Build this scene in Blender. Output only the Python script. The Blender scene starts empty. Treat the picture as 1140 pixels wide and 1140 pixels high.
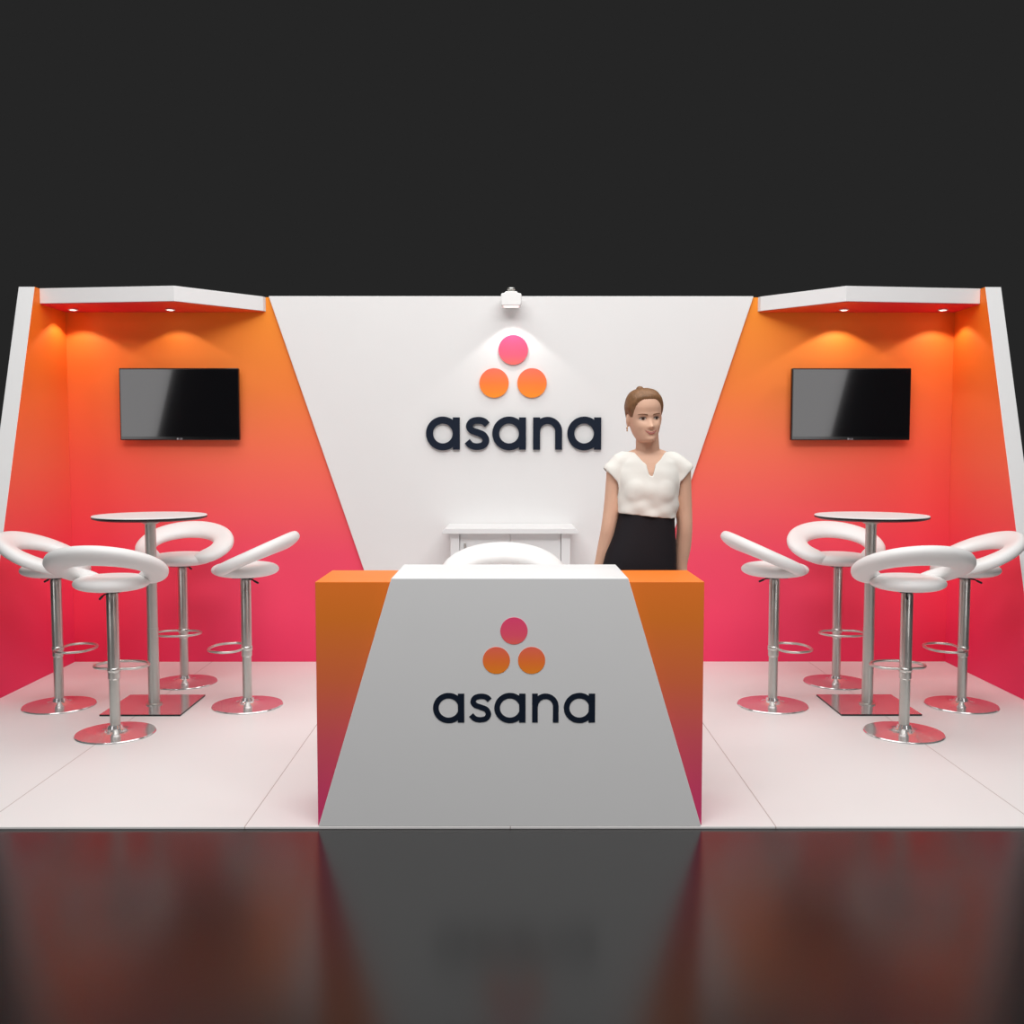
import bpy, bmesh, math, random
import numpy as np
from mathutils import Vector, Matrix

C = bpy.context.scene.collection
PI = math.pi
R = math.radians

# ------------------------------------------------------------------ helpers
def lin(c):
    c = c / 255.0
    return c / 12.92 if c <= 0.04045 else ((c + 0.055) / 1.055) ** 2.4

def rgb(r, g, b):
    return (lin(r), lin(g), lin(b), 1.0)

def mat(name, color, rough=0.5, metal=0.0, ior=1.45, spec=None, noise=0.0, scale=20, bump=0.0, coat=0.0):
    m = bpy.data.materials.new(name); m.use_nodes = True
    nt = m.node_tree; b = nt.nodes['Principled BSDF']
    b.inputs['Base Color'].default_value = color
    b.inputs['Roughness'].default_value = rough
    b.inputs['Metallic'].default_value = metal
    b.inputs['IOR'].default_value = ior
    b.inputs['Coat Weight'].default_value = coat
    if spec is not None: b.inputs['Specular IOR Level'].default_value = spec
    if noise or bump:
        tc = nt.nodes.new('ShaderNodeTexCoord'); n = nt.nodes.new('ShaderNodeTexNoise')
        n.inputs['Scale'].default_value = scale; n.inputs['Detail'].default_value = 4
        nt.links.new(tc.outputs['Object'], n.inputs['Vector'])
        if noise:
            mx = nt.nodes.new('ShaderNodeMix'); mx.data_type = 'RGBA'
            mx.inputs[6].default_value = tuple(c * (1 - noise) for c in color[:3]) + (1,)
            mx.inputs[7].default_value = tuple(min(1, c * (1 + noise)) for c in color[:3]) + (1,)
            nt.links.new(n.outputs['Fac'], mx.inputs[0]); nt.links.new(mx.outputs[2], b.inputs['Base Color'])
        if bump:
            bp = nt.nodes.new('ShaderNodeBump'); bp.inputs['Strength'].default_value = bump
            bp.inputs['Distance'].default_value = 0.004
            nt.links.new(n.outputs['Fac'], bp.inputs['Height']); nt.links.new(bp.outputs['Normal'], b.inputs['Normal'])
    return m

def emis(name, color, strength):
    m = bpy.data.materials.new(name); m.use_nodes = True
    nt = m.node_tree; b = nt.nodes['Principled BSDF']
    b.inputs['Base Color'].default_value = (.8, .8, .8, 1)
    b.inputs['Emission Color'].default_value = color
    b.inputs['Emission Strength'].default_value = strength
    return m

def ramp_mat(name, stops_a, stops_b=None, zlo=0.0, zhi=1.0, xlo=0.0, xhi=1.0, rough=0.5, spec=0.3, axis_mix='X'):
    """printed graphic: vertical colour ramp in object space, blended with a second ramp along |x| or y"""
    m = bpy.data.materials.new(name); m.use_nodes = True
    nt = m.node_tree; b = nt.nodes['Principled BSDF']
    b.inputs['Roughness'].default_value = rough
    b.inputs['Specular IOR Level'].default_value = spec
    tc = nt.nodes.new('ShaderNodeTexCoord'); sp = nt.nodes.new('ShaderNodeSeparateXYZ')
    nt.links.new(tc.outputs['Object'], sp.inputs[0])
    mr = nt.nodes.new('ShaderNodeMapRange'); mr.inputs[1].default_value = zlo; mr.inputs[2].default_value = zhi
    nt.links.new(sp.outputs['Z'], mr.inputs[0])
    def ramp(stops):
        r = nt.nodes.new('ShaderNodeValToRGB')
        e = r.color_ramp.elements
        while len(e) < len(stops): e.new(0.5)
        for i, (p, c) in enumerate(stops):
            e[i].position = p; e[i].color = rgb(*c)
        nt.links.new(mr.outputs[0], r.inputs[0]); return r
    ra = ramp(stops_a)
    if stops_b:
        rb = ramp(stops_b)
        ab = nt.nodes.new('ShaderNodeMath'); ab.operation = 'ABSOLUTE'
        nt.links.new(sp.outputs[axis_mix], ab.inputs[0])
        mx2 = nt.nodes.new('ShaderNodeMapRange'); mx2.inputs[1].default_value = xlo; mx2.inputs[2].default_value = xhi
        mx2.interpolation_type = 'SMOOTHSTEP'
        nt.links.new(ab.outputs[0], mx2.inputs[0])
        mx = nt.nodes.new('ShaderNodeMix'); mx.data_type = 'RGBA'
        nt.links.new(mx2.outputs[0], mx.inputs[0]); nt.links.new(ra.outputs[0], mx.inputs[6]); nt.links.new(rb.outputs[0], mx.inputs[7])
        nt.links.new(mx.outputs[2], b.inputs['Base Color'])
    else:
        nt.links.new(ra.outputs[0], b.inputs['Base Color'])
    return m

def link(name, me, mats, parent=None, smooth=True, loc=None):
    o = bpy.data.objects.new(name, me); C.objects.link(o)
    if not isinstance(mats, (list, tuple)): mats = [mats]
    if not me.materials:
        for m in mats: me.materials.append(m)
    if smooth:
        for p in me.polygons: p.use_smooth = True
    if parent: o.parent = parent
    if loc: o.location = loc
    return o

def bm_obj(name, bm, mats, parent=None, smooth=False, loc=None, bevel=0.0, seg=2):
    bmesh.ops.recalc_face_normals(bm, faces=bm.faces[:])
    me = bpy.data.meshes.new(name); bm.to_mesh(me); bm.free()
    o = link(name, me, mats, parent, smooth, loc)
    if bevel:
        md = o.modifiers.new('Bevel', 'BEVEL'); md.width = bevel; md.segments = seg; md.limit_method = 'ANGLE'; md.angle_limit = R(40)
    return o

def tag(o, label=None, cat=None, group=None, kind=None):
    if label: o['label'] = label
    if cat: o['category'] = cat
    if group: o['group'] = group
    if kind: o['kind'] = kind
    return o

def empty(name, loc=(0, 0, 0), rz=0.0):
    o = bpy.data.objects.new(name, None); C.objects.link(o)
    o.empty_display_size = 0.1
    o.location = loc; o.rotation_euler = (0, 0, rz); return o

def box(bm, x0, x1, y0, y1, z0, z1, mi=0):
    v = [bm.verts.new((x, y, z)) for z in (z0, z1) for y in (y0, y1) for x in (x0, x1)]
    for f in ((0, 1, 3, 2), (4, 6, 7, 5), (0, 4, 5, 1), (2, 3, 7, 6), (0, 2, 6, 4), (1, 5, 7, 3)):
        fc = bm.faces.new([v[i] for i in f]); fc.material_index = mi

def prism(bm, pts, fn, d0, d1, mi=0, side=None):
    """pts 2D polygon; fn(a,b,d) -> xyz"""
    lo = [bm.verts.new(fn(a, b, d0)) for a, b in pts]; hi = [bm.verts.new(fn(a, b, d1)) for a, b in pts]
    f0 = bm.faces.new(lo); f0.material_index = mi
    f1 = bm.faces.new(hi[::-1]); f1.material_index = mi
    n = len(pts); out = [f0, f1]
    for i in range(n):
        f = bm.faces.new((lo[i], hi[i], hi[(i + 1) % n], lo[(i + 1) % n]))
        f.material_index = mi if side is None else side
        out.append(f)
    return out

def lathe(bm, prof, seg=48, cx=0, cy=0):
    rings = []
    for r, z in prof:
        if r < 1e-6: rings.append([bm.verts.new((cx, cy, z))])
        else: rings.append([bm.verts.new((cx + r * math.cos(2 * PI * k / seg), cy + r * math.sin(2 * PI * k / seg), z)) for k in range(seg)])
    for a, b in zip(rings, rings[1:]):
        for k in range(seg):
            k2 = (k + 1) % seg
            if len(a) == 1 and len(b) == 1: continue
            if len(a) == 1: bm.faces.new((a[0], b[k], b[k2]))
            elif len(b) == 1: bm.faces.new((a[k], a[k2], b[0]))
            else: bm.faces.new((a[k], a[k2], b[k2], b[k]))

def loft(bm, rings, close=False, cap=True):
    vr = [[bm.verts.new(p) for p in r] for r in rings]
    n = len(vr[0]); pairs = list(zip(vr, vr[1:]))
    if close: pairs.append((vr[-1], vr[0]))
    for a, b in pairs:
        for k in range(n):
            bm.faces.new((a[k], a[(k + 1) % n], b[(k + 1) % n], b[k]))
    if cap and not close:
        bm.faces.new(vr[0][::-1]); bm.faces.new(vr[-1])

def spline(pts, n=8, closed=False):
    P = [Vector(p) for p in pts]; out = []; m = len(P)
    rng = range(m) if closed else range(m - 1)
    for i in rng:
        if closed: p0, p1, p2, p3 = P[(i - 1) % m], P[i], P[(i + 1) % m], P[(i + 2) % m]
        else: p0, p1, p2, p3 = P[max(i - 1, 0)], P[i], P[i + 1], P[min(i + 2, m - 1)]
        for k in range(n):
            t = k / n
            out.append(0.5 * ((2 * p1) + (p2 - p0) * t + (2 * p0 - 5 * p1 + 4 * p2 - p3) * t * t + (3 * p1 - p0 - 3 * p2 + p3) * t ** 3))
    if not closed: out.append(P[-1])
    return out

def tube(bm, pts, rad, seg=12, closed=False, round_ends=True):
    P = [Vector(p) for p in pts]; n = len(P)
    rad = list(rad) if hasattr(rad, '__len__') else [rad] * n
    T = []
    for i in range(n):
        a = P[(i - 1) % n] if (closed or i > 0) else P[0]; b = P[(i + 1) % n] if (closed or i < n - 1) else P[-1]
        T.append((b - a).normalized())
    up = Vector((0, 0, 1)) if abs(T[0].z) < 0.9 else Vector((1, 0, 0))
    N = (up - T[0] * up.dot(T[0])).normalized(); rings = []
    def ring(p, t, nn, r):
        bb = t.cross(nn)
        return [p + (nn * math.cos(2 * PI * k / seg) + bb * math.sin(2 * PI * k / seg)) * r for k in range(seg)]
    for i in range(n):
        N = (N - T[i] * N.dot(T[i])).normalized()
        if i == 0 and not closed and round_ends:
            for a in (0.15, 0.5, 0.8):
                rings.append(ring(P[0] - T[0] * rad[0] * math.cos(a * PI / 2), T[0], N, rad[0] * math.sin(a * PI / 2)))
        rings.append(ring(P[i], T[i], N, rad[i]))
        if i == n - 1 and not closed and round_ends:
            for a in (0.8, 0.5, 0.15):
                rings.append(ring(P[i] + T[i] * rad[i] * math.cos(a * PI / 2), T[i], N, rad[i] * math.sin(a * PI / 2)))
    loft(bm, rings, close=closed)

def ellipsoid(bm, c, r, rot=None, u=24, v=16):
    M = Matrix.Translation(c) @ (rot.to_4x4() if rot else Matrix.Identity(4)) @ Matrix.Diagonal((r[0], r[1], r[2], 1))
    bmesh.ops.create_uvsphere(bm, u_segments=u, v_segments=v, radius=1, matrix=M)

def copy_tree(o, parent=None):
    c = o.copy(); C.objects.link(c)
    if parent: c.parent = parent
    for ch in list(o.children): copy_tree(ch, c)
    return c

def hermite(xs, ys, x):
    xs = list(xs); n = len(xs)
    if x <= xs[0]: return ys[0]
    if x >= xs[-1]: return ys[-1]
    i = max(k for k in range(n - 1) if xs[k] <= x)
    def sl(k):
        if k == 0: return (ys[1] - ys[0]) / (xs[1] - xs[0])
        if k == n - 1: return (ys[-1] - ys[-2]) / (xs[-1] - xs[-2])
        a = (ys[k] - ys[k - 1]) / (xs[k] - xs[k - 1]); b = (ys[k + 1] - ys[k]) / (xs[k + 1] - xs[k])
        return 0 if a * b <= 0 else 2 * a * b / (a + b)
    h = xs[i + 1] - xs[i]; t = (x - xs[i]) / h
    return ((2 * t ** 3 - 3 * t * t + 1) * ys[i] + (t ** 3 - 2 * t * t + t) * h * sl(i)
            + (-2 * t ** 3 + 3 * t * t) * ys[i + 1] + (t ** 3 - t * t) * h * sl(i + 1))

# ------------------------------------------------------------------ materials
M_white = mat('white_laminate', (.80, .80, .80, 1), .45, spec=.35, noise=.01, scale=6)
M_panel = mat('white_panel', (.80, .795, .79, 1), .55, spec=.25, noise=.008, scale=4)
M_chrome = mat('chrome', (.62, .61, .58, 1), .30, .85, noise=.02, scale=30)
M_chrome_b = mat('polished_base', (.74, .72, .72, 1), .14, .75, noise=.02, scale=30)
M_steel = mat('brushed_steel', (.56, .56, .53, 1), .36, .8, noise=.04, scale=40)
M_vinyl = mat('white_vinyl', (.84, .83, .82, 1), .38, spec=.4, bump=.05, scale=60)
M_black = mat('black_edge', (.012, .012, .013, 1), .4, noise=.1)
M_tvb = mat('black_gloss_plastic', (.006, .006, .007, 1), .12, spec=.5, noise=.1)
M_tvs = mat('black_screen', (.004, .004, .005, 1), .06, spec=.5, coat=.3, noise=.1)
M_grey = mat('silver_print', (.55, .55, .57, 1), .3, noise=.02)
M_navy = mat('navy_lettering', rgb(20, 30, 46), .6, spec=.2, noise=.03)
M_glow = emis('lamp_lens', (1, .93, .82, 1), 6.0)
M_lampw = mat('white_lamp_metal', (.88, .88, .87, 1), .35, noise=.01)

orange_hi = [(0.0, (244, 60, 106)), (.30, (246, 78, 106)), (.55, (248, 110, 86)), (.75, (244, 128, 56)), (1.0, (248, 146, 34))]
orange_lo = [(0.0, (242, 48, 90)), (.32, (242, 66, 84)), (.55, (240, 92, 74)), (.8, (246, 118, 44)), (1.0, (246, 132, 38))]
M_grad_back = ramp_mat('sunset_print_back', orange_hi, orange_lo, 0, 2.5, 1.7, 2.9, rough=.55)
side = [(0.0, (248, 52, 106)), (.32, (250, 74, 94)), (.55, (250, 112, 82)), (.8, (250, 120, 40)), (1.0, (246, 122, 22))]
M_grad_side = ramp_mat('sunset_print_side', side, None, 0, 2.5, rough=.55)
M_soffit = ramp_mat('red_soffit', [(0, (232, 40, 60)), (1, (232, 40, 60))], [(0, (240, 92, 40)), (1, (240, 92, 40))], 2, 3, 2.6, 1.7, rough=.5)
cgrad = [(0.0, (222, 60, 122)), (.35, (228, 90, 102)), (.6, (230, 112, 68)), (.85, (236, 126, 42)), (1.0, (246, 128, 44))]
M_grad_counter = ramp_mat('sunset_print_counter', cgrad, None, 0, .96, rough=.5)

# floor of the stand with fine tile joints
def floor_mat():
    m = mat('white_floor', (.80, .785, .775, 1), .42, spec=.35)
    nt = m.node_tree; b = nt.nodes['Principled BSDF']
    tc = nt.nodes.new('ShaderNodeTexCoord'); sp = nt.nodes.new('ShaderNodeSeparateXYZ'); nt.links.new(tc.outputs['Object'], sp.inputs[0])
    a = nt.nodes.new('ShaderNodeMath'); a.operation = 'ADD'; a.inputs[1].default_value = 20 * 1.035 + .5175
    nt.links.new(sp.outputs['X'], a.inputs[0])
    mo = nt.nodes.new('ShaderNodeMath'); mo.operation = 'MODULO'; mo.inputs[1].default_value = 1.035; nt.links.new(a.outputs[0], mo.inputs[0])
    su = nt.nodes.new('ShaderNodeMath'); su.operation = 'SUBTRACT'; su.inputs[1].default_value = .5175; nt.links.new(mo.outputs[0], su.inputs[0])
    ab = nt.nodes.new('ShaderNodeMath'); ab.operation = 'ABSOLUTE'; nt.links.new(su.outputs[0], ab.inputs[0])
    lt = nt.nodes.new('ShaderNodeMath'); lt.operation = 'LESS_THAN'; lt.inputs[1].default_value = .0022; nt.links.new(ab.outputs[0], lt.inputs[0])
    mx = nt.nodes.new('ShaderNodeMix'); mx.data_type = 'RGBA'
    mx.inputs[6].default_value = (.80, .785, .775, 1); mx.inputs[7].default_value = (.48, .42, .40, 1)
    nt.links.new(lt.outputs[0], mx.inputs[0]); nt.links.new(mx.outputs[2], b.inputs['Base Color'])
    return m
M_floor = floor_mat()
M_hall = mat('dark_polished_floor', (.006, .006, .006, 1), .225, ior=1.75, noise=.05, scale=.8)

# ------------------------------------------------------------------ setting
W, DEP, HT = 3.018, 3.0, 2.5
bm = bmesh.new(); box(bm, -14, 14, -6, 9, -.12, -.010)
tag(bm_obj('floor_hall', bm, M_hall), kind='structure')
bm = bmesh.new(); box(bm, -3.12, 3.12, -.012, 3.1, -.010, 0)
tag(bm_obj('floor', bm, M_floor, bevel=.002), kind='structure')
bm = bmesh.new(); box(bm, -3.12, 3.12, 3.0, 3.1, 0, HT)
tag(bm_obj('wall_back', bm, M_grad_back, bevel=.002), kind='structure')

def side_wall(sx, name):
    bm = bmesh.new()
    pts = [(1.78, 0), (3.0, 0), (3.0, HT), (2.572, HT)]
    fs = prism(bm, pts, lambda a, b, d: (sx * d, a, b), W, 3.12, 0, side=1)
    fs[1].material_index = 1
    return tag(bm_obj(name, bm, [M_grad_side, M_white], bevel=.002), kind='structure')
side_wall(-1, 'wall_left'); side_wall(1, 'wall_right')

# raised white feature panel in the middle of the back wall
bm = bmesh.new()
prism(bm, [(-.79, 0), (.826, 0), (1.645, HT + .004), (-1.633, HT + .004)], lambda a, b, d: (a, d, b), 2.972, 3.0)
o = bm_obj('feature_panel', bm, M_panel, bevel=.004)
tag(o, 'tall white trapezoid panel in the middle of the back wall, wider at its top', 'wall panel')

# canopies
def canopy(sx, word):
    e = empty('canopy', (0, 3.0, 2.4))
    f = lambda a, b, d: (sx * a, b - 3.0, d - 2.4)
    xe = 1.668 if sx < 0 else 1.690
    P = [(W - .001, 2.632), (2.12, 2.528), (xe, 2.965), (xe - .01, 2.999), (W - .001, 2.999)]
    bm = bmesh.new()
    prism(bm, P, f, 2.404, 2.5)
    bm_obj('fascia', bm, M_white, e, bevel=.002)
    Q = [(W - .004, 2.640), (2.125, 2.537), (xe + .02, 2.958), (xe + .002, 2.997), (W - .004, 2.997)]
    bm = bmesh.new(); prism(bm, Q, f, 2.398, 2.404)
    s = bm_obj('soffit', bm, M_soffit, e)
    s['label'] = 'red underside'
    tag(e, 'white angular canopy with a red underside over the %s seating bay' % word, 'canopy', 'canopies over the seating bays')
    return e
canopy(-1, 'left'); canopy(1, 'right')


def downlight(x, y, label, power, first=[None]):
    if first[0] is None:
        e = empty('downlight', (x, y, 2.398))
        bm = bmesh.new(); lathe(bm, [(.022, 0), (.031, -.001), (.033, -.005), (.030, -.008), (.025, -.009), (.022, -.006), (.022, 0)], 32)
        bm_obj('trim_ring', bm, M_lampw, e, smooth=True)
        bm = bmesh.new(); lathe(bm, [(0, -.008), (.018, -.0075), (.0218, -.005), (.0218, -.001), (0, -.001)], 32)
        bm_obj('lens', bm, M_glow, e, smooth=True)
        first[0] = e
    else:
        e = copy_tree(first[0]); e.location = (x, y, 2.398)
    tag(e, label, 'light', 'downlights in the canopies')
    ld = bpy.data.lights.new('downlight_beam', 'SPOT'); ld.energy = power; ld.spot_size = R(118); ld.spot_blend = .12
    ld.shadow_soft_size = .02; ld.color = (1, .95, .88)
    lo = bpy.data.objects.new('beam', ld); C.objects.link(lo); lo.parent = e; lo.location = (0, 0, -.035)
    return e

DL = 2.2
downlight(-2.253, 2.84, 'recessed downlight above the left television', DL)
downlight(-2.896, 2.84, 'recessed downlight in the outer corner of the left canopy', DL * .55)
downlight(2.213, 2.84, 'recessed downlight above the right television', DL)
downlight(2.870, 2.84, 'recessed downlight in the outer corner of the right canopy', DL * .55)

# spotlight clipped on top of the back wall
e = empty('spotlight', (.006, 2.9, 2.5))
tag(e, 'small white spotlight clipped to the top of the back wall above the sign', 'light')
bm = bmesh.new()
prism(bm, [(-.066, -.082), (.060, -.082), (.068, -.06), (.068, -.004), (.045, .002), (.036, .012), (-.036, .012), (-.045, .002), (-.068, -.004)],
      lambda a, b, d: (a, d, b), -.09, .03)
bm_obj('lamp_head', bm, M_lampw, e, bevel=.006)
bm = bmesh.new(); lathe(bm, [(0, .0121), (.016, .0121), (.016, .020), (.026, .022), (.026, .036), (.022, .040), (0, .041)], 24, 0, -.05)
bm_obj('knob', bm, M_steel, e, smooth=True)
bm = bmesh.new(); box(bm, -.02, .02, .03, .212, .005, .013); box(bm, -.02, .02, .204, .212, -.05, .005); box(bm, -.02, .02, .03, .036, -.03, .005)
bm_obj('clamp_arm', bm, M_lampw, e, bevel=.002)
bm = bmesh.new(); box(bm, -.05, .05, -.078, .01, -.0828, -.0821)
bm_obj('lens', bm, emis('spot_lens', (1, .97, .92, 1), .8), e)
ld = bpy.data.lights.new('spot_beam', 'SPOT'); ld.energy = 5; ld.spot_size = R(101); ld.spot_blend = .25; ld.shadow_soft_size = .02; ld.color = (1, .97, .92)
lo = bpy.data.objects.new('beam', ld); C.objects.link(lo); lo.parent = e; lo.location = (.008, -.06, -.088)

# ------------------------------------------------------------------ lettering
def ribbon(bm, pts, w, fn, d0, d1):
    P = [Vector((p[0], p[1])) for p in pts]; L, Rr = [], []
    for i, p in enumerate(P):
        t = (P[min(i + 1, len(P) - 1)] - P[max(i - 1, 0)]).normalized(); n = Vector((-t.y, t.x))
        L.append(p + n * w / 2); Rr.append(p - n * w / 2)
    sec = [[bm.verts.new(fn(q.x, q.y, d)) for q, d in ((l, d0), (l, d1), (r, d1), (r, d0))] for l, r in zip(L, Rr)]
    for a, b in zip(sec, sec[1:]):
        for k in range(4): bm.faces.new((a[k], a[(k + 1) % 4], b[(k + 1) % 4], b[k]))
    bm.faces.new(sec[0][::-1]); bm.faces.new(sec[-1])

def disc_prism(bm, cx, cy, r, fn, d0, d1, n=56):
    prism(bm, [(cx + r * math.cos(2 * PI * k / n), cy + r * math.sin(2 * PI * k / n)) for k in range(n)], fn, d0, d1)

def annulus(bm, cx, cy, ro, ri, fn, d0, d1, n=56):
    sec = []
    for k in range(n):
        c, s = math.cos(2 * PI * k / n), math.sin(2 * PI * k / n)
        sec.append([bm.verts.new(fn(cx + r * c, cy + r * s, d)) for r, d in ((ro, d0), (ro, d1), (ri, d1), (ri, d0))])
    for i in range(n):
        a, b = sec[i], sec[(i + 1) % n]
        for k in range(4): bm.faces.new((a[k], a[(k + 1) % 4], b[(k + 1) % 4], b[k]))

def word(parent, x0, z0, h, total, thick, y, sw=.212):
    """five letters a s a n a; h is the x-height; y is the front plane offset (towards the viewer is -y)"""
    k = total / 5.3
    def F(ox):
        return lambda a, b, d: (x0 + (ox + a) * k, d, z0 + b * h)
    def make_a():
        bm = bmesh.new(); f = F(0)
        annulus(bm, .51, .5, .51, .51 - sw, f, y, y - thick)
        prism(bm, [(.815, .01), (1.025, .01), (1.025, .985), (.815, .985)], f, y, y - thick * 1.001)
        return bm
    a0 = None
    for ox in (0, 2.01, 4.29):
        if a0 is None: a0 = bm_obj('letter', make_a(), M_navy, parent)
        else:
            c = a0.copy(); C.objects.link(c); c.location.x = ox * k
    bm = bmesh.new()
    S = spline([(.665, .765), (.56, .865), (.385, .897), (.20, .85), (.125, .715), (.20, .595), (.38, .525), (.55, .45), (.628, .295), (.55, .15), (.365, .103), (.185, .14), (.06, .265)], 6)
    ribbon(bm, [(p.x, p.y) for p in [Vector((q[0], q[1], 0)) for q in S]], sw * .96, F(1.19), y, y - thick)
    bm_obj('letter', bm, M_navy, parent)
    bm = bmesh.new()
    prism(bm, [(0, .01), (sw, .01), (sw, .985), (0, .985)], F(3.25), y, y - thick * 1.001)
    arch = [(.44 + .335 * math.cos(t), .56 + .335 * math.sin(t)) for t in [PI - PI * i / 20 for i in range(21)]] + [(.775, .4), (.775, .01)]
    ribbon(bm, arch, sw, F(3.25), y, y - thick)
    bm_obj('letter', bm, M_navy, parent)

def dots(parent, P, r, thick, y, m):
    for x, z in P:
        bm = bmesh.new(); disc_prism(bm, x, z, r, lambda a, b, d: (a, d, b), y, y - thick)
        bm_obj('dot', bm, m, parent)

# wall sign
sg = empty('company_sign', (.02, 2.972, 1.466))
tag(sg, 'large wall sign, three pink and orange dots above the dark word asana', 'sign')
dstops = [(0, (255, 146, 40)), (.22, (255, 128, 58)), (.5, (252, 112, 96)), (.68, (250, 92, 118)), (1, (248, 78, 126))]
M_dot = ramp_mat('dot_gradient', dstops, None, .355, .776, rough=.4)
dots(sg, [(0, .677), (-.130, .454), (.127, .454)], .0995, .014, 0, M_dot)
word(sg, -.593, 0.0, .225, 1.187, .022, 0)

# ------------------------------------------------------------------ reception counter
ct = empty('reception_counter', (-.002, .2, 0))
tag(ct, 'reception counter with orange to pink ends and a white front bearing the word asana', 'counter')
def wrap(pts, nm, m, y0, y1, bev):
    bm = bmesh.new(); prism(bm, pts, lambda a, b, d: (a, d - .2, b), y0, y1); return bm_obj(nm, bm, m, ct, bevel=bev)
wrap([(-.750, 0), (-.65, 0), (-.43, .958), (-.750, .958)], 'end_cabinet', M_grad_counter, .004, .372, .002)
wrap([(.750, 0), (.750, .958), (.43, .958), (.65, 0)], 'end_cabinet', M_grad_counter, .004, .372, .002)
fp = wrap([(-.746, 0), (.746, 0), (.455, .974), (-.455, .974)], 'white_body', M_white, -.01, .45, .003)
cl = empty('logo', (0, 0, 0)); bpy.data.objects.remove(cl)
M_dot2 = ramp_mat('dot_gradient_counter', dstops, None, .60, .825, rough=.4)
dots(fp, [(.016, .770), (-.052, .655), (.084, .655)], .0525, .0015, -.21, M_dot2)
word(fp, -.297, .411, .116, .625, .002, -.21, sw=.185)

# ------------------------------------------------------------------ cabinet behind the counter
cb = empty('low_cabinet', (0, 2.75, 0))
tag(cb, 'low white cabinet with an overhanging top against the back wall behind the counter', 'cabinet')
bm = bmesh.new()
prism(bm, [(-.438, .928), (.440, .928), (.440, .946), (.420, .962), (-.418, .962), (-.438, .946)], lambda a, b, d: (a, d, b), -.2, .218)
bm_obj('cabinet_top', bm, M_white, cb, bevel=.003)
bm = bmesh.new()
box(bm, -.388, -.33, -.155, .218, 0, .928); box(bm, .33, .388, -.155, .218, 0, .928)
box(bm, -.33, .33, .10, .218, .06, .928); box(bm, -.33, .33, -.15, .10, .06, .10)
bm_obj('cabinet_body', bm, M_white, cb, bevel=.002)
for sx in (-1, 1):
    bm = bmesh.new(); box(bm, min(sx * .0015, sx * .3275), max(sx * .0015, sx * .3275), -.135, -.117, .105, .924)
    d = bm_obj('door', bm, M_white, cb, bevel=.002)
    if sx < 0:
        bm = bmesh.new(); box(bm, -.300, -.288, -.152, -.135, .80, .865)
        bm_obj('handle', bm, M_steel, d, bevel=.003)['label'] = 'grey metal handle'
    else:
        bm = bmesh.new(); box(bm, .288, .300, -.152, -.135, .70, .76)
        bm_obj('handle', bm, M_steel, d, bevel=.003)

# ------------------------------------------------------------------ televisions
tv = empty('television', (-2.235, 3.0, 1.775))
bm = bmesh.new(); box(bm, -.403, .403, -.075, -.040, -.242, .242)
bz = bm_obj('bezel', bm, M_tvb, tv, bevel=.006)
bm = bmesh.new(); box(bm, -.392, .392, -.0765, -.075, -.218, .231)
bm_obj('screen', bm, M_tvs, tv)
bm = bmesh.new(); box(bm, -.16, .16, -.040, 0, -.12, .12)
bm_obj('wall_bracket', bm, M_black, tv, bevel=.004)
bm = bmesh.new()
fn = lambda a, b, d: (a - .002, d, b - .2335)
annulus(bm, -.012, 0, .0062, .0046, fn, -.0752, -.0762, 20)
disc_prism(bm, -.012, 0, .0026, fn, -.0752, -.0762, 12)
for a0 in (0.002, 0.012):
    pts = [(a0, .005), (a0, -.005), (a0 + .006, -.005)] if a0 < .01 else [(a0 + .006, .004), (a0, .005), (a0, -.005), (a0 + .006, -.005), (a0 + .006, 0), (a0 + .003, 0)]
    ribbon(bm, pts, .0016, fn, -.0752, -.0762)
bm_obj('maker_mark', bm, M_grey, tv)
tv2 = copy_tree(tv); tv2.location = (2.303, 3.0, 1.775)
tag(tv, 'black flat television on the orange wall of the left bay', 'television', 'wall televisions')
tag(tv2, 'black flat television on the orange wall of the right bay', 'television', 'wall televisions')

# ------------------------------------------------------------------ poseur tables
def make_table():
    t = empty('bar_table', (-2.043, 1.815, 0))
    bm = bmesh.new(); box(bm, -.223, .223, -.223, .223, 0, .010)
    bp_ = bm_obj('base_plate', bm, [M_chrome_b, M_black], t)
    for p in bp_.data.polygons:
        if abs(p.normal.z) < .5: p.material_index = 1
    bm = bmesh.new(); lathe(bm, [(0, .010), (.045, .010), (.045, .016), (.0315, .020), (.0315, .45), (.0315, .452), (.030, .453), (.030, 1.045), (.06, 1.060), (.12, 1.071), (.12, 1.075), (0, 1.075)], 40)
    bm_obj('column', bm, M_steel, t, smooth=True).modifiers.new('e', 'EDGE_SPLIT')
    bm = bmesh.new(); lathe(bm, [(0, 1.0985), (.307, 1.0985), (.310, 1.096), (.3105, 1.094), (.3105, 1.093), (0, 1.093)], 96)
    bm_obj('tabletop', bm, M_white, t, smooth=True).modifiers.new('e', 'EDGE_SPLIT')
    bm = bmesh.new(); lathe(bm, [(0, 1.093), (.3105, 1.093), (.3095, 1.083), (.284, 1.075), (0, 1.075)], 96)
    u = bm_obj('underside', bm, M_black, t, smooth=True); u.modifiers.new('e', 'EDGE_SPLIT'); u['label'] = 'black bevelled edge under the top'
    return t
t1 = make_table(); t2 = copy_tree(t1); t2.location = (2.050, 1.815, 0)
tag(t1, 'tall round white table with black edge and square chrome base in the left bay', 'table', 'bar tables in the seating bays')
tag(t2, 'tall round white table with black edge and square chrome base in the right bay', 'table', 'bar tables in the seating bays')

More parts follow.
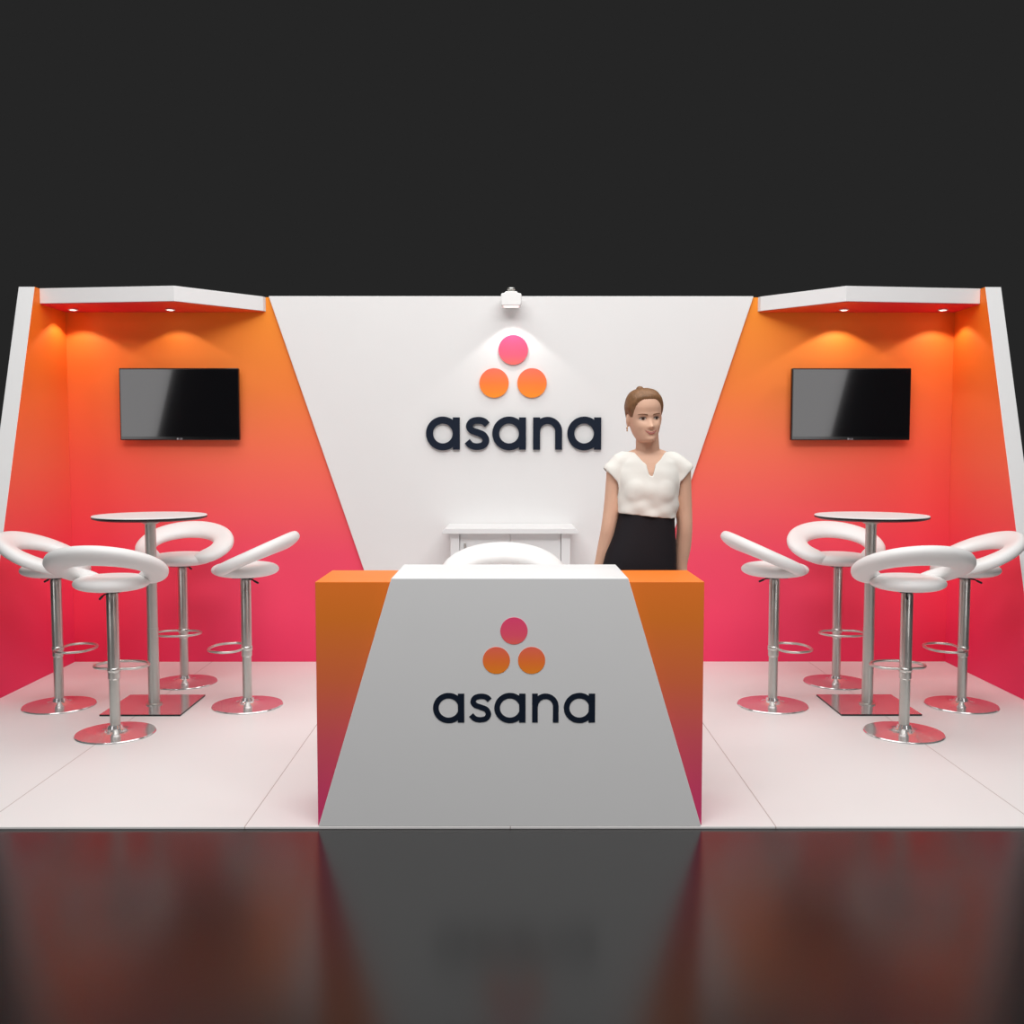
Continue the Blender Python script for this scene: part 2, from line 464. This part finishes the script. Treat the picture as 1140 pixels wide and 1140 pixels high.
# ------------------------------------------------------------------ bar stools (front faces -y, backrest +y)
def make_stool():
    s = empty('bar_stool')
    bm = bmesh.new(); lathe(bm, [(0, 0), (.196, 0), (.200, .003), (.196, .008), (.10, .013), (.060, .018), (.040, .030), (.033, .048), (0, .048)], 72)
    bm_obj('base', bm, M_chrome_b, s, smooth=True).modifiers.new('e', 'EDGE_SPLIT')
    bm = bmesh.new(); lathe(bm, [(0, .048), (.026, .048), (.026, .30), (0, .30)], 32)
    bm_obj('column', bm, M_steel, s, smooth=True).modifiers.new('e', 'EDGE_SPLIT')
    bm = bmesh.new(); lathe(bm, [(0, .284), (.0265, .284), (.030, .290), (.030, .725), (.026, .733), (.026, .740), (0, .740)], 32)
    bm_obj('column_sleeve', bm, M_chrome, s, smooth=True).modifiers.new('e', 'EDGE_SPLIT')
    # seat pan
    bm = bmesh.new(); box(bm, -.06, .06, -.06, .06, .740, .746)
    bm_obj('seat_plate', bm, M_black, s, bevel=.003)
    # cushion
    bm = bmesh.new(); prof = [(0, .748)]
    zc, hh, rr = .786, .040, .188
    for i in range(0, 25):
        a = -PI / 2 + PI * i / 24
        r = rr * (max(0, math.cos(a)) ** .55) if i < 12 else rr * (max(0, math.cos(a)) ** .42)
        prof.append((max(r, 1e-4 if 0 < i < 24 else 0), zc + hh * math.sin(a)))
    lathe(bm, prof[1:], 64)
    for v in bm.verts:
        q = math.hypot(v.co.x, v.co.y)
        if v.co.z > zc: v.co.z -= .006 * max(0, 1 - q / .16)
    bm_obj('seat', bm, M_vinyl, s, smooth=True)
    # backrest: tilted open ring whose arms sink into the front of the cushion
    n = 96; rings = []
    tilt = R(23)
    for i in range(n + 1):
        u = -1 + 2 * i / n; t = u * R(152)
        a_, b_ = .243, .213
        cx, cv = a_ * math.sin(t), b_ * math.cos(t)
        tx, tv_ = a_ * math.cos(t), -b_ * math.sin(t); l = math.hypot(tx, tv_)
        nx, nv = -tv_ / l, tx / l            # outward normal in the ring plane
        if nx * cx + nv * cv < 0: nx, nv = -nx, -nv
        back = max(0, math.cos(t))
        au = abs(u)
        w = .066 - .010 * au ** 2
        th = .034 + .001 * back
        endf = 1.0
        if au > .82: endf = math.sqrt(max(0.02, 1 - ((au - .82) / .183) ** 2))
        w *= endf; th *= (.5 + .5 * endf)
        # band leans up more than the ring plane towards the back
        lean = R(16) * back
        ring = []
        inward = .022 * au ** 4
        for k in range(20):
            g = 2 * PI * k / 20
            c, sn = math.cos(g), math.sin(g)
            p = w * math.copysign(abs(c) ** .85, c); q = th * math.copysign(abs(sn) ** .75, sn)
            pr = p * math.cos(lean) - q * math.sin(lean); ph = p * math.sin(lean) + q * math.cos(lean)
            X = cx + nx * (pr - inward); V = cv + nv * (pr - inward); Hh = ph
            y = .050 + V * math.cos(tilt) - Hh * math.sin(tilt)
            z = .868 - .010 * au ** 4 + V * math.sin(tilt) + Hh * math.cos(tilt)
            ring.append((X, y, z))
        rings.append(ring)
    bm = bmesh.new(); loft(bm, rings)
    bm_obj('backrest', bm, M_vinyl, s, smooth=True)
    # footrest
    bm = bmesh.new()
    loop = spline([(-.026, -.015, .335), (-.10, -.03, .335), (-.138, -.09, .335), (-.115, -.165, .335), (-.05, -.205, .335), (.05, -.205, .335), (.115, -.165, .335), (.138, -.09, .335), (.10, -.03, .335), (.026, -.015, .335)], 6)
    tube(bm, loop, .0075, 10)
    lathe(bm, [(.030, .322), (.0325, .323), (.0325, .346), (.030, .347)], 28)
    bm_obj('footrest', bm, M_chrome, s, smooth=True)
    bm = bmesh.new()
    tube(bm, [(.01, .02, .733), (.022, .045, .730), (.028, .060, .722)], [.004, .004, .004], 8)
    tube(bm, [(.027, .058, .723), (.031, .078, .713)], [.006, .006], 8)
    bm_obj('height_lever', bm, M_black, s, smooth=True)
    return s
st = make_stool()
G = 'white bar stools around the stand'
spots = [(-2.590, 1.82, 90, 'white bar stool nearest the left side wall, left of its table'),
         (-2.045, 1.262, 180, 'white bar stool in front of the left table, its backrest towards us'),
         (-2.056, 2.383, 0, 'white bar stool behind the left table, by the back wall'),
         (-1.511, 1.826, -90, 'white bar stool right of the left table, towards the counter'),
         (2.595, 1.82, -90, 'white bar stool nearest the right side wall, right of its table'),
         (2.041, 1.262, 180, 'white bar stool in front of the right table, its backrest towards us'),
         (2.056, 2.378, 0, 'white bar stool behind the right table, by the back wall'),
         (1.509, 1.824, 90, 'white bar stool left of the right table, towards the counter'),
         (-.035, .90, 0, 'white bar stool behind the reception counter, only its curved back showing')]
for i, (x, y, a, lb) in enumerate(spots):
    o = st if i == 0 else copy_tree(st)
    o.location = (x, y, 0); o.rotation_euler = (0, 0, R(a)); tag(o, lb, 'stool', G)

# ------------------------------------------------------------------ the person
M_skin = mat('skin', rgb(226, 182, 156), .5, spec=.3, noise=.04, scale=30)
M_hair = mat('hair', rgb(130, 94, 64), .45, spec=.4, noise=.45, scale=60, bump=.5)
def streak(m, sc):
    nt = m.node_tree; tc = [n for n in nt.nodes if n.type == 'TEX_COORD'][0]; nz = [n for n in nt.nodes if n.type == 'TEX_NOISE'][0]
    mp = nt.nodes.new('ShaderNodeMapping'); mp.inputs['Scale'].default_value = sc
    nt.links.new(tc.outputs['Object'], mp.inputs['Vector']); nt.links.new(mp.outputs['Vector'], nz.inputs['Vector'])
streak(M_hair, (3.0, .5, 1.2))
M_blouse = mat('ivory_blouse', rgb(236, 233, 226), .7, spec=.2, bump=.3, scale=14)
M_skirt = mat('black_cloth', rgb(34, 31, 35), .75, spec=.2, bump=.15, scale=60)
M_trim = mat('dark_piping', rgb(60, 50, 48), .6, noise=.05)
M_lip = mat('lips', rgb(190, 112, 102), .4, noise=.05)
M_brow = mat('brows', rgb(120, 82, 56), .7, noise=.1)
M_eyew = mat('eye_white', rgb(206, 194, 184), .4, noise=.02)
M_iris = mat('iris', rgb(62, 42, 32), .25, noise=.1)
M_gold = mat('gold', rgb(214, 160, 90), .3, metal=1.0, noise=.05)
M_shoe = mat('black_leather', rgb(24, 22, 24), .35, noise=.05)

HZ = [0, .008, .022, .045, .075, .10, .125, .155, .185, .208, .222, .230]
HW = [.018, .035, .046, .057, .065, .069, .072, .0735, .068, .054, .034, .004]
HF = [.066, .080, .087, .086, .084, .082, .083, .088, .082, .062, .038, .004]
HB = [.0, .006, .022, .045, .070, .083, .092, .097, .090, .070, .044, .004]
def gs(x, z, cx, cz, sx, sz): return math.exp(-((x - cx) / sx) ** 2 / 2 - ((z - cz) / sz) ** 2 / 2)
def bumps(x, z):
    d = .006 * gs(x, z, 0, .014, .017, .011)
    z += .012
    nz = min(1, max(0, (.120 - z) / .040))                # ridge grows towards the tip
    if .070 < z < .125: d += .019 * nz * math.exp(-(x / .0075) ** 2 / 2) * min(1, max(0, (z - .070) / .010))
    d += .006 * gs(x, z, 0, .083, .013, .007)
    for s in (-1, 1):
        d -= .0085 * gs(x, z, s * .031, .116, .014, .009)
        d += .0035 * gs(x, z, s * .030, .134, .018, .006)
        d += .006 * gs(x, z, s * .044, .084, .017, .014)
        d += .003 * gs(x, z, s * .013, .078, .005, .005)
    d += .0045 * gs(x, z, 0, .055, .018, .008)
    d -= .0025 * gs(x, z, 0, .038, .018, .006)
    return d
def head_pt(a, z, off=0.0):
    w, f, b = hermite(HZ, HW, z), hermite(HZ, HF, z), hermite(HZ, HB, z)
    s, c = math.sin(a), math.cos(a)
    x = w * math.copysign(abs(s) ** .92, s)
    y = -f * abs(c) ** .92 if c > 0 else b * abs(c) ** .92
    if c > 0: y -= bumps(x, z) * min(1, c * 1.6)
    r = math.hypot(x, y) + 1e-6
    return Vector((x * (1 + off / r), y * (1 + off / r), z))
def face_y(x, z, off):
    w, f = hermite(HZ, HW, z), hermite(HZ, HF, z)
    s = min(1, (abs(x) / w)) ** (1 / .92); c = math.sqrt(max(0, 1 - s * s))
    return -f * c ** .92 - bumps(x, z) * min(1, c * 1.6) - off

HM = Matrix.Translation((-.017, -.028, 1.500)) @ Matrix.Rotation(R(11), 4, 'Z') @ Matrix.Rotation(R(-3), 4, 'Y') @ Matrix.Rotation(R(2), 4, 'X')

pr = empty('person', (.615, .645, 0))
tag(pr, 'woman in white blouse and black skirt, hair pinned up, standing behind the counter', 'person')

def ell_ring(z, cx, w, f, b, n=40, p=.9):
    out = []
    for k in range(n):
        a = 2 * PI * k / n; s, c = math.sin(a), math.cos(a)
        out.append((cx + w * math.copysign(abs(s) ** p, s), (-f if c > 0 else b) * abs(c) ** p, z))
    return out

TORSO = [(.80, -.030, .140, .085, .095), (.86, -.032, .156, .095, .108), (.93, -.034, .160, .100, .112), (1.00, -.026, .152, .098, .105),
         (1.08, -.012, .134, .090, .090), (1.15, -.003, .120, .084, .080), (1.20, 0, .118, .084, .078), (1.26, 0, .123, .092, .082),
         (1.32, 0, .128, .092, .088), (1.37, 0, .130, .080, .088), (1.41, 0, .118, .066, .078), (1.44, 0, .080, .052, .066), (1.46, 0, .056, .046, .058)]
ARM = {-1: [(-.138, .005, 1.380), (-.146, .01, 1.30), (-.158, .012, 1.20), (-.171, .012, 1.12), (-.182, .030, 1.04), (-.204, .040, .95), (-.222, .040, .905)],
       1: [(.148, .005, 1.380), (.156, .01, 1.30), (.165, .014, 1.20), (.170, .014, 1.12), (.168, .030, 1.04), (.160, .040, .95), (.166, .040, .905)]}
ARAD = [.047, .042, .038, .035, .036, .029, .024]

def to_mesh_remesh(bm, voxel, smooth_it=2):
    bmesh.ops.recalc_face_normals(bm, faces=bm.faces[:])
    me = bpy.data.meshes.new('tmp'); bm.to_mesh(me); bm.free()
    o = bpy.data.objects.new('tmp', me); C.objects.link(o)
    md = o.modifiers.new('r', 'REMESH'); md.mode = 'VOXEL'; md.voxel_size = voxel
    sm = o.modifiers.new('s', 'SMOOTH'); sm.iterations = smooth_it; sm.factor = .5
    dg = bpy.context.evaluated_depsgraph_get(); dg.update()
    res = bpy.data.meshes.new_from_object(o.evaluated_get(dg))
    bpy.data.objects.remove(o); bpy.data.meshes.remove(me)
    return res

# body: one continuous surface
bm = bmesh.new()
loft(bm, [ell_ring(*t) for t in TORSO])
for s in (-1, 1):
    A = spline(ARM[s], 4); rr = [hermite(range(7), ARAD, i / 4) for i in range(len(A))]
    tube(bm, A, rr, 16)
    tube(bm, [(s * .05, .012, 1.425), (s * .10, .008, 1.402), (s * .140, .005, 1.382)], [.045, .046, .044], 14)
    ellipsoid(bm, (s * .054, -.046, 1.285), (.058, .050, .062))
    # leg
    tube(bm, [(s * .075 - .03, .0, .86), (s * .070 - .027, 0, .70), (s * .074 - .018, .005, .50), (s * .08 - .01, .012, .34), (s * .08 - .01, .015, .22), (s * .08 - .01, .02, .09)],
         [.078, .068, .054, .052, .040, .034], 18)
    tube(bm, [(s * .08 - .01, .035, .05), (s * .083 - .01, -.05, .035), (s * .088 - .01, -.13, .025)], [.034, .032, .022], 14)
    # hand: palm, four fingers, thumb
    wx, wy, wz = ARM[s][-1]
    pc = Vector((wx, wy - .004, wz - .055))
    ellipsoid(bm, pc, (.019, .038, .050))
    for j, (ln, yo) in enumerate(((.062, -.030), (.072, -.011), (.068, .009), (.052, .028))):
        b0 = pc + Vector((0, yo * .85, -.030)); b1 = b0 + Vector((s * .002, yo * .14, -.022))
        b2 = b1 + Vector((-s * .002, yo * .06 - .004, -ln * .42)); b3 = b2 + Vector((-s * .008, -.006, -ln * .33))
        tube(bm, [b0, b1, b2, b3], [.0088, .0085, .0078, .0066], 10)
    b0 = pc + Vector((-s * .002, -.028, .020)); b1 = b0 + Vector((-s * .004, -.022, -.024)); b2 = b1 + Vector((-s * .002, -.008, -.028))
    tube(bm, [b0, b1, b2], [.013, .0105, .008], 10)
# neck
tube(bm, [(0, .012, 1.40), (0, .004, 1.45), (-.003, -.004, 1.49), (-.006, -.010, 1.545)], [.064, .054, .052, .050], 20)
# head
rows = []
for i in range(1, 86):
    z = .230 * i / 86
    rows.append([HM @ head_pt(2 * PI * k / 96, z) for k in range(96)])
loft(bm, rows)
for s in (-1, 1):
    for (dy, dz, r) in ((.012, .103, (.007, .017, .027)), (.010, .082, (.006, .010, .012))):
        c = HM @ Vector((s * .0735, dy, dz)); rot = (Matrix.Rotation(R(15), 3, 'Z') @ Matrix.Rotation(R(s * 14), 3, 'Z'))
        ellipsoid(bm, c, r, rot, 16, 12)
me = to_mesh_remesh(bm, .0034, 2)
link('body', me, M_skin, pr)

# hair swept up
HL_A = [0, 18, 32, 46, 58, 68, 78, 90, 104, 130, 180]
HL_Z = [.186, .185, .178, .160, .130, .104, .104, .114, .075, .050, .045]
rows = []; NR = 36; NC = 96
for i in range(NR + 1):
    v = i / NR; row = []
    for k in range(NC):
        a = 2 * PI * k / NC; ad = math.degrees(min(a, 2 * PI - a))
        z0 = hermite(HL_A, HL_Z, ad); z = z0 + (.2285 - z0) * (1 - (1 - v) ** 1.5)
        grow = min(1, v / .30); off = -.003 + .0115 * math.sin(grow * PI / 2) + .0010 * math.sin(a * 46 + v * 9)
        p = head_pt(a, z, off); p.z += .010 * max(0, (z - .12) / .11) * grow
        row.append(HM @ p)
    rows.append(row)
bm = bmesh.new(); loft(bm, rows)
hair = bm_obj('hair', bm, M_hair, pr, smooth=True)
bm = bmesh.new(); c = HM @ Vector((.004, .085, .185)); ellipsoid(bm, c, (.036, .034, .034)); ellipsoid(bm, HM @ Vector((-.010, .020, .236)), (.016, .02, .012))
bm_obj('bun', bm, M_hair, hair, smooth=True)

# face details laid on the head surface
def patch(name, fx, m, off, nu=16, nv=6, parent=pr, puff=0.0):
    """fx(u,v)->(x,z) with u,v in 0..1"""
    bm = bmesh.new(); g = []
    for i in range(nu + 1):
        col = []
        for j in range(nv + 1):
            x, z = fx(i / nu, j / nv); z -= .012
            o_ = off + puff * math.sin(PI * i / nu) ** .6 * math.sin(PI * j / nv)
            if j in (0, nv) or i in (0, nu): o_ = off * .0 - .001 if puff else off
            col.append(bm.verts.new(HM @ Vector((x, face_y(x, z, o_), z))))
        g.append(col)
    for i in range(nu):
        for j in range(nv):
            bm.faces.new((g[i][j], g[i + 1][j], g[i + 1][j + 1], g[i][j + 1]))
    return bm_obj(name, bm, m, parent, smooth=True)
for s in (-1, 1):
    ex, ez = s * .0315, .1165
    def eye(u, v, ex=ex, ez=ez):
        x = (u - .5) * .027; h = .0054 * math.sqrt(max(0, 1 - (x / .0137) ** 2)); return ex + x, ez - h * .8 + v * h * 1.8
    patch('eye', eye, M_eyew, .0015)
    def iris(u, v, ex=ex, ez=ez):
        x = (u - .5) * .0125; h = math.sqrt(max(0, .00635 ** 2 - x * x)) * .92; return ex + x + .002, ez + .0005 - h + v * 2 * h
    patch('iris', iris, M_iris, .0024, 10, 8)
    def lash(u, v, ex=ex, ez=ez):
        x = (u - .5) * .030; h = .0056 * math.sqrt(max(0, 1 - (x / .0152) ** 2)); return ex + x, ez + h - .0006 + v * .0028
    patch('eyelash', lash, M_iris, .0030, 16, 2)
    def brow(u, v, ex=ex, s=s):
        x = (u - .5) * .038; t = u if s > 0 else 1 - u
        return ex + x, .1315 + .0055 * math.sin(PI * (.05 + .7 * t))  + (v - .5) * .0048 * (1.15 - .7 * t)
    patch('eyebrow', brow, M_brow, .0018, 16, 3)
def uplip(u, v):
    x = (u - .5) * .062; sm = .016 * (abs(u - .5) * 2) ** 2; t = 1 - (abs(u - .5) * 2) ** 2
    return x, .0555 + sm + v * .0040 * t * (1 - .25 * math.exp(-(x / .004) ** 2))
def lowlip(u, v):
    x = (u - .5) * .056; sm = .0145 * (abs(u - .5) * 2) ** 2; t = 1 - (abs(u - .5) * 2) ** 2
    return x, .0535 + sm - v * .0055 * t
def teeth(u, v):
    x = (u - .5) * .054; sm = .014 * (abs(u - .5) * 2) ** 2
    return x, .0532 + sm + v * .0027
patch('mouth', teeth, M_eyew, .0016, 16, 2)
patch('lips', uplip, M_lip, .0026, 18, 3)
patch('lips', lowlip, M_lip, .0026, 18, 3)
bm = bmesh.new(); ep = HM @ Vector((-.079, .006, .066)); ellipsoid(bm, ep, (.0035, .0035, .006)); ellipsoid(bm, ep + Vector((0, 0, -.010)), (.003, .003, .005), u=12, v=8)
bm_obj('earring', bm, M_gold, pr, smooth=True)

# blouse with cap sleeves and notched neckline
bm = bmesh.new()
BL = [(z, cx, w + .010, f + .010, b + .010) for z, cx, w, f, b in TORSO if z >= 1.08]
BL[0] = (1.10, -.006, .120, .088, .084)
BL[1] = (1.15, -.003, .126, .092, .088)
BL[2] = (1.19, 0, .133, .099, .093)
loft(bm, [ell_ring(*t) for t in BL])
for s in (-1, 1):
    tube(bm, [(s * .03, .012, 1.43), (s * .08, .010, 1.414), (s * .120, .006, 1.398), (ARM[s][0][0] + s * .004, .005, 1.376), (ARM[s][1][0] + s * .010, .008, 1.30)], [.052, .052, .051, .052, .055], 18)
    ellipsoid(bm, (s * .044, -.043, 1.285), (.074, .064, .080))
ellipsoid(bm, (0, -.046, 1.285), (.088, .063, .080))
me = to_mesh_remesh(bm, .0045, 22)
bm = bmesh.new(); bm.from_mesh(me)
def neck_keep(co):
    x, y, z = co
    if y < .0:
        ax = abs(x - .002)
        if z > 1.352 and ax < .014 * (.35 + .65 * min(1, (z - 1.352) / .03)): return False   # slit
        lim = 1.395 + .050 * min(1.3, (ax / .058)) ** 1.6
        if ax < .075 and z > lim: return False
    if math.hypot(x, (y - .006)) < .068 and z > 1.432: return False
    return z < 1.455
def sleeve_keep(co):
    x, y, z = co; ax = abs(x)
    return not (ax > .137 and z < 1.395 - (.205 - ax) * 1.15)
dead = [v for v in bm.verts if v.co.z < 1.172 + .010 * math.copysign(1, -v.co.x) * min(1, abs(v.co.x) / .1) or not neck_keep(v.co) or not sleeve_keep(v.co)]
bmesh.ops.delete(bm, geom=dead, context='VERTS')
# keep the largest piece
bm.verts.ensure_lookup_table(); seen = set(); comps = []
for v in bm.verts:
    if v in seen: continue
    stack = [v]; seen.add(v); comp = []
    while stack:
        q = stack.pop(); comp.append(q)
        for e_ in q.link_edges:
            w_ = e_.other_vert(q)
            if w_ not in seen: seen.add(w_); stack.append(w_)
    comps.append(comp)
comps.sort(key=len)
bmesh.ops.delete(bm, geom=[v for c_ in comps[:-1] for v in c_], context='VERTS')
for it in range(10):
    mv = {}
    for v in bm.verts:
        be = [e_ for e_ in v.link_edges if e_.is_boundary]
        if len(be) == 2: mv[v] = (v.co + be[0].other_vert(v).co + be[1].other_vert(v).co) / 3
    for v, c_ in mv.items(): v.co = c_
# cloth folds
for v in bm.verts:
    x, y, z = v.co
    k = max(0, min(1, (1.27 - z) / .1))
    n_ = v.normal
    v.co += n_ * (.0035 * k * math.sin(x * 70 + z * 55) + .0025 * k * math.sin(x * 38 - z * 90) + .0015 * math.sin(z * 60 + x * 30))
me2 = bpy.data.meshes.new('blouse'); bm.to_mesh(me2); bm.free(); bpy.data.meshes.remove(me)
bl = link('blouse', me2, [M_blouse, M_trim], pr)
md = bl.modifiers.new('Solid', 'SOLIDIFY'); md.thickness = .004; md.offset = 1; md.material_offset_rim = 1

# skirt
bm = bmesh.new(); rings = []
SK = [(1.194, -.003, .124, .092, .088), (1.165, -.005, .126, .094, .090), (1.08, -.014, .140, .100, .100), (1.00, -.028, .158, .108, .115), (.93, -.036, .167, .110, .122),
      (.86, -.036, .166, .107, .118), (.72, -.030, .158, .10, .105), (.60, -.025, .150, .095, .098), (.50, -.022, .144, .092, .095)]
for z, cx, w, f, b in SK:
    k = 1 if z > 1.15 else 0
    rings.append([(x, y, zz - (.045 * (x - cx) + .006 if k else 0)) for x, y, zz in ell_ring(z, cx, w, f, b, 56)])
inner = [[(x * .965 + SK[-1][1] * .035, y * .965, z) for x, y, z in rings[-1]]] + [[(x * .95, y * .95, z) for x, y, z in rings[-3]]]
loft(bm, rings + inner, cap=False)
sk = bm_obj('skirt', bm, M_skirt, pr, smooth=True)
bm = bmesh.new()
wb = [[(x * k, y * k, z) for x, y, z in r] for r, k in ((rings[0], 1.0), (rings[0], 1.012), )]
lo_ = [(x * 1.012, y * 1.012, z - .030) for x, y, z in rings[0]]; lo2 = [(x, y, z - .032) for x, y, z in rings[0]]
loft(bm, [wb[0], wb[1], lo_, lo2], cap=False)
bm_obj('waistband', bm, M_skirt, sk, smooth=True)
# shoes
for s in (-1, 1):
    bm = bmesh.new(); fx_ = s * .08 - .01
    rings = []
    for y, w, h, zb in ((.075, .020, .05, .0), (.06, .033, .062, .0), (.02, .036, .06, .0), (-.04, .040, .052, .0), (-.10, .044, .044, .0), (-.15, .038, .036, .0), (-.178, .020, .024, .0), (-.186, .006, .012, .0)):
        cx = fx_ + s * .008 * (-y / .15)
        rings.append([(cx + w * math.copysign(abs(math.cos(a)) ** .8, math.cos(a)), y, zb + h / 2 + h / 2 * math.copysign(abs(math.sin(a)) ** .6, math.sin(a))) for a in [2 * PI * k / 20 for k in range(20)]])
    loft(bm, rings)
    bm_obj('shoe', bm, M_shoe, pr, smooth=True)

# ------------------------------------------------------------------ light
def area(name, loc, rot, sx, sy, power, color=(1, 1, 1), spread=180):
    ld = bpy.data.lights.new(name, 'AREA'); ld.shape = 'RECTANGLE'; ld.size = sx; ld.size_y = sy; ld.energy = power; ld.color = color
    ld.spread = R(spread)
    o = bpy.data.objects.new(name, ld); C.objects.link(o); o.location = loc; o.rotation_euler = rot; return o
area('hall_ceiling_light', (0, .6, 5.2), (0, 0, 0), 7.0, 4.0, 212, (1, .99, .975))
area('added_front_fill', (0, -3.3, 5.5), (R(36), 0, 0), 7.0, 1.6, 290, (1, .99, .985))  # unseen fill added from the front to brighten the counter face
# two unseen tilted fills, added for front light and slanted reflections in the screens
for x in (-5.32, 4.15):
    a = area('added_side_fill', (x, -4.3, 2.3), (0, 0, 0), 1.0, 3.0, 36, (1, .98, .985))
    q = R(14); c_, s_ = math.cos(q), math.sin(q)
    a.matrix_world = Matrix(((c_, s_, 0, x), (0, 0, -1, -4.3), (-s_, c_, 0, 2.3), (0, 0, 0, 1)))

w = bpy.data.worlds.new('hall'); bpy.context.scene.world = w; w.use_nodes = True
w.node_tree.nodes['Background'].inputs[0].default_value = rgb(37, 37, 37)
w.node_tree.nodes['Background'].inputs[1].default_value = 1.0

# ------------------------------------------------------------------ camera
cam = bpy.data.cameras.new('camera'); co = bpy.data.objects.new('camera', cam); C.objects.link(co)
cam.sensor_width = 36; cam.lens = 36 * 1099.4 / 1140
co.location = (0, -3.7764, 1.463)
co.rotation_euler = (PI / 2 - .0622, 0, -.0017)
sc = bpy.context.scene; sc.camera = co
sc.view_settings.view_transform = 'Standard'; sc.view_settings.look = 'None'
sc.view_settings.exposure = 0; sc.view_settings.gamma = 1
sc.view_settings.use_curve_mapping = False
